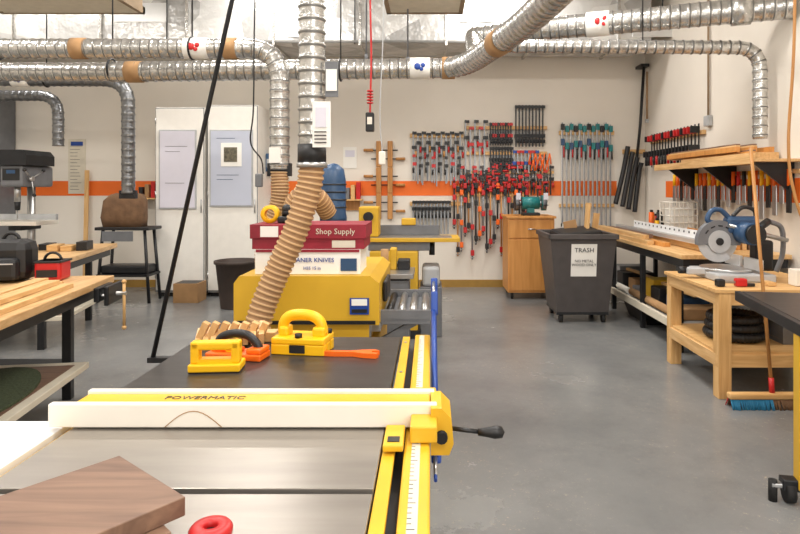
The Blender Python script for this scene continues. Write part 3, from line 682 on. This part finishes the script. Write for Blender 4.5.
# ------------------------------------------------------------------ right wall long bench
o=O('miter_station_bench')
o.box(2.22,3.2,5.3,8.35,.86,.90,MAPY,.004); o.box(2.25,3.18,5.33,8.32,.78,.86,BLKS)
for y in (5.45,6.4,7.4,8.25):
    for x in (2.27,3.1): o.box(x-.025,x+.025,y-.025,y+.025,0,.78,BLKS,.003)
o.box(2.24,3.15,5.35,8.3,.22,.25,LGREY,.003); o.box(2.22,2.26,5.33,8.3,.2,.27,PAPERY)
o.done()
o=O('miter_fence_track')
o.box(2.52,2.72,5.45,7.9,.901,.97,MAPY,.003); o.box(2.46,2.53,5.4,7.95,.971,1.01,ALU,.003); o.box(2.70,2.72,5.4,7.95,.971,1.06,LAMW,.003); o.box(2.46,2.72,5.4,7.95,.97,.98,LAMW)
for k in range(20): o.cyl((2.695,5.5+k*.125,1.03),(2.70,5.5+k*.125,1.03),.012,BLK,seg=8)
o.done()
o=O('lumber_stack')
for k,(x,z,y0,y1,m) in enumerate(((2.24,.901,6.2,8.0,MAPY),(2.33,.901,6.0,7.7,CABO),(2.26,.945,6.4,8.1,MAPY),(2.34,.945,6.5,7.9,WAL))): o.box(x,x+.075,y0,y1,z,z+.042,m,.002)
o.done()
o=O('storage_box_pile')
yy=5.6; cols=[CARD,STB,BLK,YEL,GREY,CARD,BLK,LGREY,DGREY]
for k,c in enumerate(cols):
    o.box(2.36+.05*(k%2),2.75,yy,yy+.24,.251,.36+.045*((k*5)%4),c,.008); yy+=.29
o.cyl((2.32,5.55,.30),(2.32,6.9,.30),.04,CARD); o.cyl((2.32,7.0,.29),(2.32,7.7,.29),.035,WHITE)
for k in range(4): o.box(2.5,2.54,5.7+.5*k,6.1+.5*k,.45,.48,MAPY,rot=(0,0,5))
o.done()
o=O('storage_tub'); taper(o,(2.35,2.8,6.5,7.1),.005,(2.3,2.85,6.45,7.15),.17,BLK); o.box(2.28,2.87,6.43,7.17,.165,.185,STB,.005); o.done()
o=O('planer_board_bundle')
for k in range(4): o.box(2.85+k*.06,2.89+k*.06,5.7,6.9-.1*k,.901,1.02+.02*(k%2),[MAPY,CABO,MAPY,WAL][k],.002)
o.done()
o=O('wire_basket')
for z in (1.0,1.08,1.16,1.24,1.32):
    for y in (7.0,7.3): o.cyl((2.8,y,z),(3.12,y,z),.008,WHITE,seg=6)
    for x in (2.8,3.12): o.cyl((x,7.0,z),(x,7.3,z),.008,WHITE,seg=6)
for k in range(7): o.cyl((2.8+k*.053,7.0,.902),(2.8+k*.053,7.0,1.32),.007,WHITE,seg=6); o.cyl((2.8+k*.053,7.3,.902),(2.8+k*.053,7.3,1.32),.007,WHITE,seg=6)
o.box(2.8,3.12,7.0,7.3,.93,.94,WHITE); o.box(2.84,3.08,7.03,7.27,.941,1.25,PAPER,.01); o.done()
o=O('bench_tool_clutter')
for k in range(11):
    y=7.4+.08*k if k<6 else 7.45+.13*(k-6); x=2.8+.05*(k%3) if k<6 else 3.0
    h=random.uniform(.1,.3); o.cyl((x,y,.902),(x,y,.902+h),random.uniform(.02,.04),random.choice([RED,BLK,ORP,GREY,YELB,BLK]),seg=12); o.box(x-.015,x+.015,y-.015,y+.015,.902+h,.93+h,BLK)
o.done()
o=O('hanging_black_hose_bundle')
for k,(a,b) in enumerate(((2.92,2.74),(2.99,2.84),(3.06,2.93),(3.12,3.02))):
    o.tube(bez([(a,8.85,2.10-.08*k),((a+b)/2+.02,8.87,1.7),(b,8.86,1.25-.04*k)]),.034,BLK,10)
o.tube([(3.14,8.8,3.3),(3.10,8.85,2.4),(3.04,8.88,1.7)],.022,BLK,8); o.box(2.88,3.2,8.93,W,2.0,2.06,MAPX); o.box(3.08,3.2,8.75,W,3.26,3.30,BLKS)
o.done()
o=O('wall_shelf')
o.box(2.78,3.22,5.15,7.4,1.72,1.745,MAPY,.002); o.box(2.765,2.78,5.15,7.4,1.70,1.77,MAPY,.002)
for y in (5.3,6.3,7.2): o.prism([(2.85,1.72),(3.22,1.72),(3.22,1.45),(3.19,1.45)],'xz',y,y+.02,BLKS)
o.done()
o=O('shelf_lumber')
for k in range(3): o.box(2.80+.055*k,2.85+.055*k,5.25+.1*(k%3),6.7+.08*(k%4),1.746,1.80+.02*(k%3),[MAPY,CABO,WAL][k%3],.002)
for k in range(7): o.box(2.80+.052*k,2.845+.052*k,5.5+.1*(k%3),7.1+.08*(k%4),1.822,1.87+.02*(k%3),[CABO,MAPY,WAL][k%3],.002)
o.box(2.965,3.2,5.5,6.9,1.746,1.82,MAPY,.002)
o.done()
o=O('hanging_hand_tools')
o.box(3.2,3.218,5.2,7.9,1.62,1.66,MAPY)
for k in range(24):
    y=5.3+k*.108; m=random.choice([RED,BLK,ORP,YELB,BLK]); L=random.uniform(.15,.34)
    o.cyl((3.17,y,1.64),(3.21,y,1.64),.006,STEEL,seg=6); o.cyl((3.17,y,1.64-.13),(3.17,y,1.66),.019,m,seg=10); o.box(3.162,3.178,y-.035,y+.035,1.51-L,1.52,STEEL if k%3 else BLK,.006)
o.done()
o=O('wall_quick_clamp_rack'); o.box(3.19,3.22,7.0,8.7,2.12,2.17,MAPY)
for k in range(16):
    y=7.08+k*.10; m=RED if k%3 else BLK
    o.box(3.165,3.177,y-.008,y+.008,1.78,2.25,BLKS); o.box(3.07,3.18,y-.014,y+.014,2.14,2.22,m,.005); o.box(3.05,3.18,y-.014,y+.014,1.92,2.0,BLK,.005); o.cyl((3.09,y,1.80),(3.09,y,1.94),.018,m if k%2 else BLK,seg=8)
o.done()
o=O('wall_conduit'); o.cyl((3.2,6.9,2.3),(3.2,6.9,ZC),.013,BROWNR,seg=8); o.box(3.17,3.222,6.84,6.96,2.2,2.32,LGREY,.006); o.done()
o=O('wall_conduit'); o.cyl((3.2,8.85,2.5),(3.2,8.85,3.2),.012,CARD,seg=8); o.box(3.18,3.222,8.83,8.87,2.45,2.5,LGREY); o.done()

# ------------------------------------------------------------------ wooden saw table + miter saw
o=O('wooden_saw_table')
x0,x1,y0,y1=2.04,2.98,4.25,5.16
o.box(x0-.02,x1+.02,y0-.02,y1+.02,.75,.775,MAPX,.002)
for (a,b,c,d) in ((x0,x1,y0,y0+.04),(x0,x1,y1-.04,y1)): o.box(a,b,c,d,.66,.75,MAPX,.002); o.box(a,b,c,d,.22,.31,MAPX,.002)
for (a,b) in ((x0,x0+.04),(x1-.04,x1)): o.box(a,b,y0+.04,y1-.04,.66,.75,MAPY,.002); o.box(a,b,y0+.04,y1-.04,.22,.31,MAPY,.002)
for a in (x0+.001,x1-.091):
    for b in (y0-.012,y1-.078): o.box(a,a+.09,b,b+.09,0,.749,MAPZ,.003)
o.box(x0+.01,x1-.01,y0+.01,y1-.01,.31,.33,MAPX)
o.done()
o=O('coiled_vacuum_hose')
for k in range(3): 
    pts=[(2.36+.19*math.cos(a)*(1-.06*k),4.66+.19*math.sin(a)*(1-.06*k),.372+k*.062) for a in [2*math.pi*j/40 for j in range(41)]]
    flex(o,pts,.033,BLK,amp=.12)
o.done()
o=O('wood_offcut_bin'); taper(o,(2.62,2.86,4.45,4.85),.331,(2.6,2.88,4.42,4.88),.52,GREY); o.box(2.63,2.67,4.5,4.8,.36,.56,MAPZ,rot=(0,8,0)); o.box(2.72,2.76,4.5,4.7,.36,.6,CABO,rot=(0,-8,0)); o.box(2.68,2.70,4.55,4.6,.36,.63,MAPZ,rot=(5,0,0)); o.done()
o=O('miter_saw')
Z0=.776; cx,cy=2.42,4.80
o.box(cx-.24,cx+.2,cy-.27,cy+.27,Z0,Z0+.06,LGREY,.012); o.cyl((cx-.05,cy,Z0+.06),(cx-.05,cy,Z0+.085),.2,STEEL,seg=32)
o.box(cx-.38,cx-.15,cy-.05,cy+.05,Z0+.03,Z0+.08,LGREY,.01); o.cyl((cx-.43,cy,Z0+.06),(cx-.37,cy,Z0+.06),.028,BLK)
o.box(cx+.07,cx+.10,cy-.27,cy-.03,Z0+.085,Z0+.17,ALU,.004); o.box(cx+.07,cx+.10,cy+.03,cy+.27,Z0+.085,Z0+.17,ALU,.004)
o.box(cx+.16,cx+.30,cy-.06,cy+.06,Z0+.06,Z0+.3,BLKS,.02)
for b in (-.035,.035): o.cyl((cx-.05,cy+b,Z0+.42),(cx+.42,cy+b,Z0+.30),.016,STEEL)
bx_,bz=cx-.12,Z0+.29
o.cyl((bx_,cy-.003,bz),(bx_,cy+.003,bz),.158,STEEL,seg=40)
g=[(bx_+.17*math.cos(a),bz+.17*math.sin(a)) for a in [math.radians(-10+k*10) for k in range(21)]]+[(bx_-.06,bz-.02),(bx_+.06,bz-.03)]
o.prism(g,'xz',cy-.03,cy+.03,GREY)
for k in range(5): 
    a=math.radians(30+k*28); o.box(bx_+.125*math.cos(a)-.018,bx_+.125*math.cos(a)+.018,cy-.033,cy-.03,bz+.125*math.sin(a)-.005,bz+.125*math.sin(a)+.005,BLK,rot=(0,-math.degrees(a)-90,0))
o.cyl((bx_,cy-.036,bz),(bx_,cy-.03,bz),.09,LGREY,seg=24); o.cyl((bx_,cy-.045,bz),(bx_,cy-.03,bz),.03,BLK)
g2=[(bx_+.165*math.cos(a),bz+.165*math.sin(a)) for a in [math.radians(185+k*10) for k in range(13)]]+[(bx_+.03,bz-.04),(bx_-.04,bz-.04)]
o.prism(g2,'xz',cy-.02,cy-.012,LGREY)
o.cyl((cx+.07,cy-.2,bz+.07),(cx+.07,cy+.02,bz+.07),.085,STB,seg=24); o.cyl((cx+.07,cy-.23,bz+.07),(cx+.07,cy-.2,bz+.07),.075,BLK,seg=24)
o.box(cx-.06,cx+.2,cy-.04,cy+.06,bz+.06,bz+.2,STB,.03)
o.tube(bez([(cx-.02,cy,bz+.18),(cx-.10,cy,bz+.25),(cx-.17,cy,bz+.24),(cx-.2,cy,bz+.17),(cx-.14,cy,bz+.14)]),.020,STB,10)
o.tube(bez([(cx+.0,cy,bz+.2),(cx+.08,cy,bz+.27),(cx+.17,cy,bz+.25),(cx+.19,cy,bz+.17)]),.016,BLK,10)
o.cyl((cx+.2,cy,bz+.1),(cx+.3,cy+.02,bz+.16),.03,BLK)
o.tube(bez([(cx+.3,cy+.02,bz+.16),(cx+.42,cy+.05,bz+.1),(cx+.46,cy+.1,bz-.1),(cx+.42,cy+.12,Z0+.03)]),.02,GREY,8)
o.done()
o=O('quick_clamp'); o.box(2.08,2.38,4.36,4.375,.80,.815,STEEL); o.box(2.08,2.14,4.34,4.395,.777,.83,BLK,.01); o.box(2.22,2.30,4.34,4.395,.777,.835,RED,.01); o.box(2.30,2.36,4.35,4.385,.777,.80,BLK,.006); o.done()
o=O('table_clutter')
for (x,y,a,b,h,m) in ((2.46,4.36,.06,.1,.03,MAPX),(2.66,4.36,.12,.1,.12,WHITE),(2.80,4.34,.1,.12,.2,CARD)): o.box(x,x+a,y,y+b,.777,.777+h,m,.006)
o.done()
o=O('push_broom')
o.box(2.03,2.52,4.055,4.115,.06,.10,MAPX,.01)
for k in range(60):
    x=2.04+k*.008; o.tube([(x,4.07,.065),(x-.004+random.uniform(-.006,.006),4.03+random.uniform(-.01,.01),0.001)],.005,BLUEF if k<36 else BRNC,4)
    o.tube([(x,4.10,.065),(x+random.uniform(-.006,.006),4.13,0.001)],.005,BRNC if k%3 else RED,4)
o.cyl((2.33,4.085,.09),(2.245,4.20,1.78),.012,HSW,seg=10); o.cyl((2.33,4.085,.08),(2.325,4.09,.2),.018,RED,seg=10)
o.done()

MS=Matrix.Translation((1.76,2.8,0))@Matrix.Rotation(math.radians(-10),4,'Z')@Matrix.Translation((-1.76,-2.8,0))
o=O('cabinet_saw',MS)
o.box(1.76,2.95,2.8,3.7,.83,.86,PHEN,.003); o.box(1.80,2.92,2.84,3.66,.77,.83,BLKS)
o.box(1.725,1.76,2.72,3.72,.80,.858,BLKS,.004)
o.box(1.73,1.80,2.81,2.88,.07,.80,YEL,.006); o.box(1.76,2.9,2.79,2.80,.78,.85,YELD)
o.box(2.2,2.85,2.9,3.6,.08,.77,YEL,.01)
o.box(1.70,2.9,2.82,2.88,.06,.11,BLKS,.004); o.box(2.2,2.9,3.58,3.64,.06,.11,BLKS,.004)
for (a,b) in ((1.70,2.85),(2.85,2.85),(2.85,3.61),(2.3,3.61)): o.cyl((a-.02,b,.05),(a+.02,b,.05),.05,RUB); o.box(a-.035,a+.035,b-.03,b+.03,.06,.115,BLKS,.005)
o.box(1.62,1.70,2.83,2.87,.07,.09,STEEL,.004); o.cyl((1.63,2.85,.001),(1.63,2.85,.1),.02,RUB)
o.done()
o=O('hanging_air_hose')
o.tube(bez([(2.40,3.95,ZC),(2.40,3.95,2.6),(2.36,3.95,1.8),(2.40,3.95,1.45),(2.52,3.95,1.1)]),.010,HSW,8); o.cyl((2.52,3.95,1.11),(2.55,3.95,1.0),.016,STEEL,seg=8)
o.done()

# ------------------------------------------------------------------ lights
def alight(x,y,z,sx,sy,e,rot=(0,0,0),col=(1,.955,.90)):
    l=bpy.data.lights.new('area','AREA'); l.shape='RECTANGLE'; l.size=sx; l.size_y=sy; l.energy=e; l.color=col
    ob=bpy.data.objects.new('area_light',l); ob.location=(x,y,z); ob.rotation_euler=[math.radians(a) for a in rot]; sc.collection.objects.link(ob)
LM=pm('added_light_panel',(255,252,245),.5,emit=3.0,var=.0)  # glowing panel of the added ceiling lights
for x in (-5.2,-2.1,.9):
    for y in (-1.0,2.2,5.0,7.4):
        o=O('added_ceiling_light'); o.box(x-.65,x+.65,y-.22,y+.22,ZC-.09,ZC-.001,WHITE,.01); o.box(x-.6,x+.6,y-.18,y+.18,ZC-.1,ZC-.09,LM); o.done()  # out-of-view lights added to brighten the room, back wall and duct
        alight(x,y,ZC-.12,1.25,.4,{-5.2:50,-2.1:58,.9:78}[x]*(.75 if y>7 else 1))
alight(1.6,-2.7,2.4,2.6,2.2,75,(90,0,0),(.97,.98,1))  # added fill from behind the camera
w=bpy.data.worlds.new('World'); sc.world=w; w.use_nodes=True
w.node_tree.nodes['Background'].inputs[0].default_value=(.8,.85,.9,1); w.node_tree.nodes['Background'].inputs[1].default_value=.5

cam=bpy.data.cameras.new('Camera'); co=bpy.data.objects.new('Camera',cam); sc.collection.objects.link(co)
co.location=(0,0,1.5); co.rotation_euler=(math.radians(90),0,0); cam.lens=27; cam.sensor_width=36; cam.shift_x=-.0375; cam.shift_y=-.1; cam.clip_start=.05
sc.camera=co
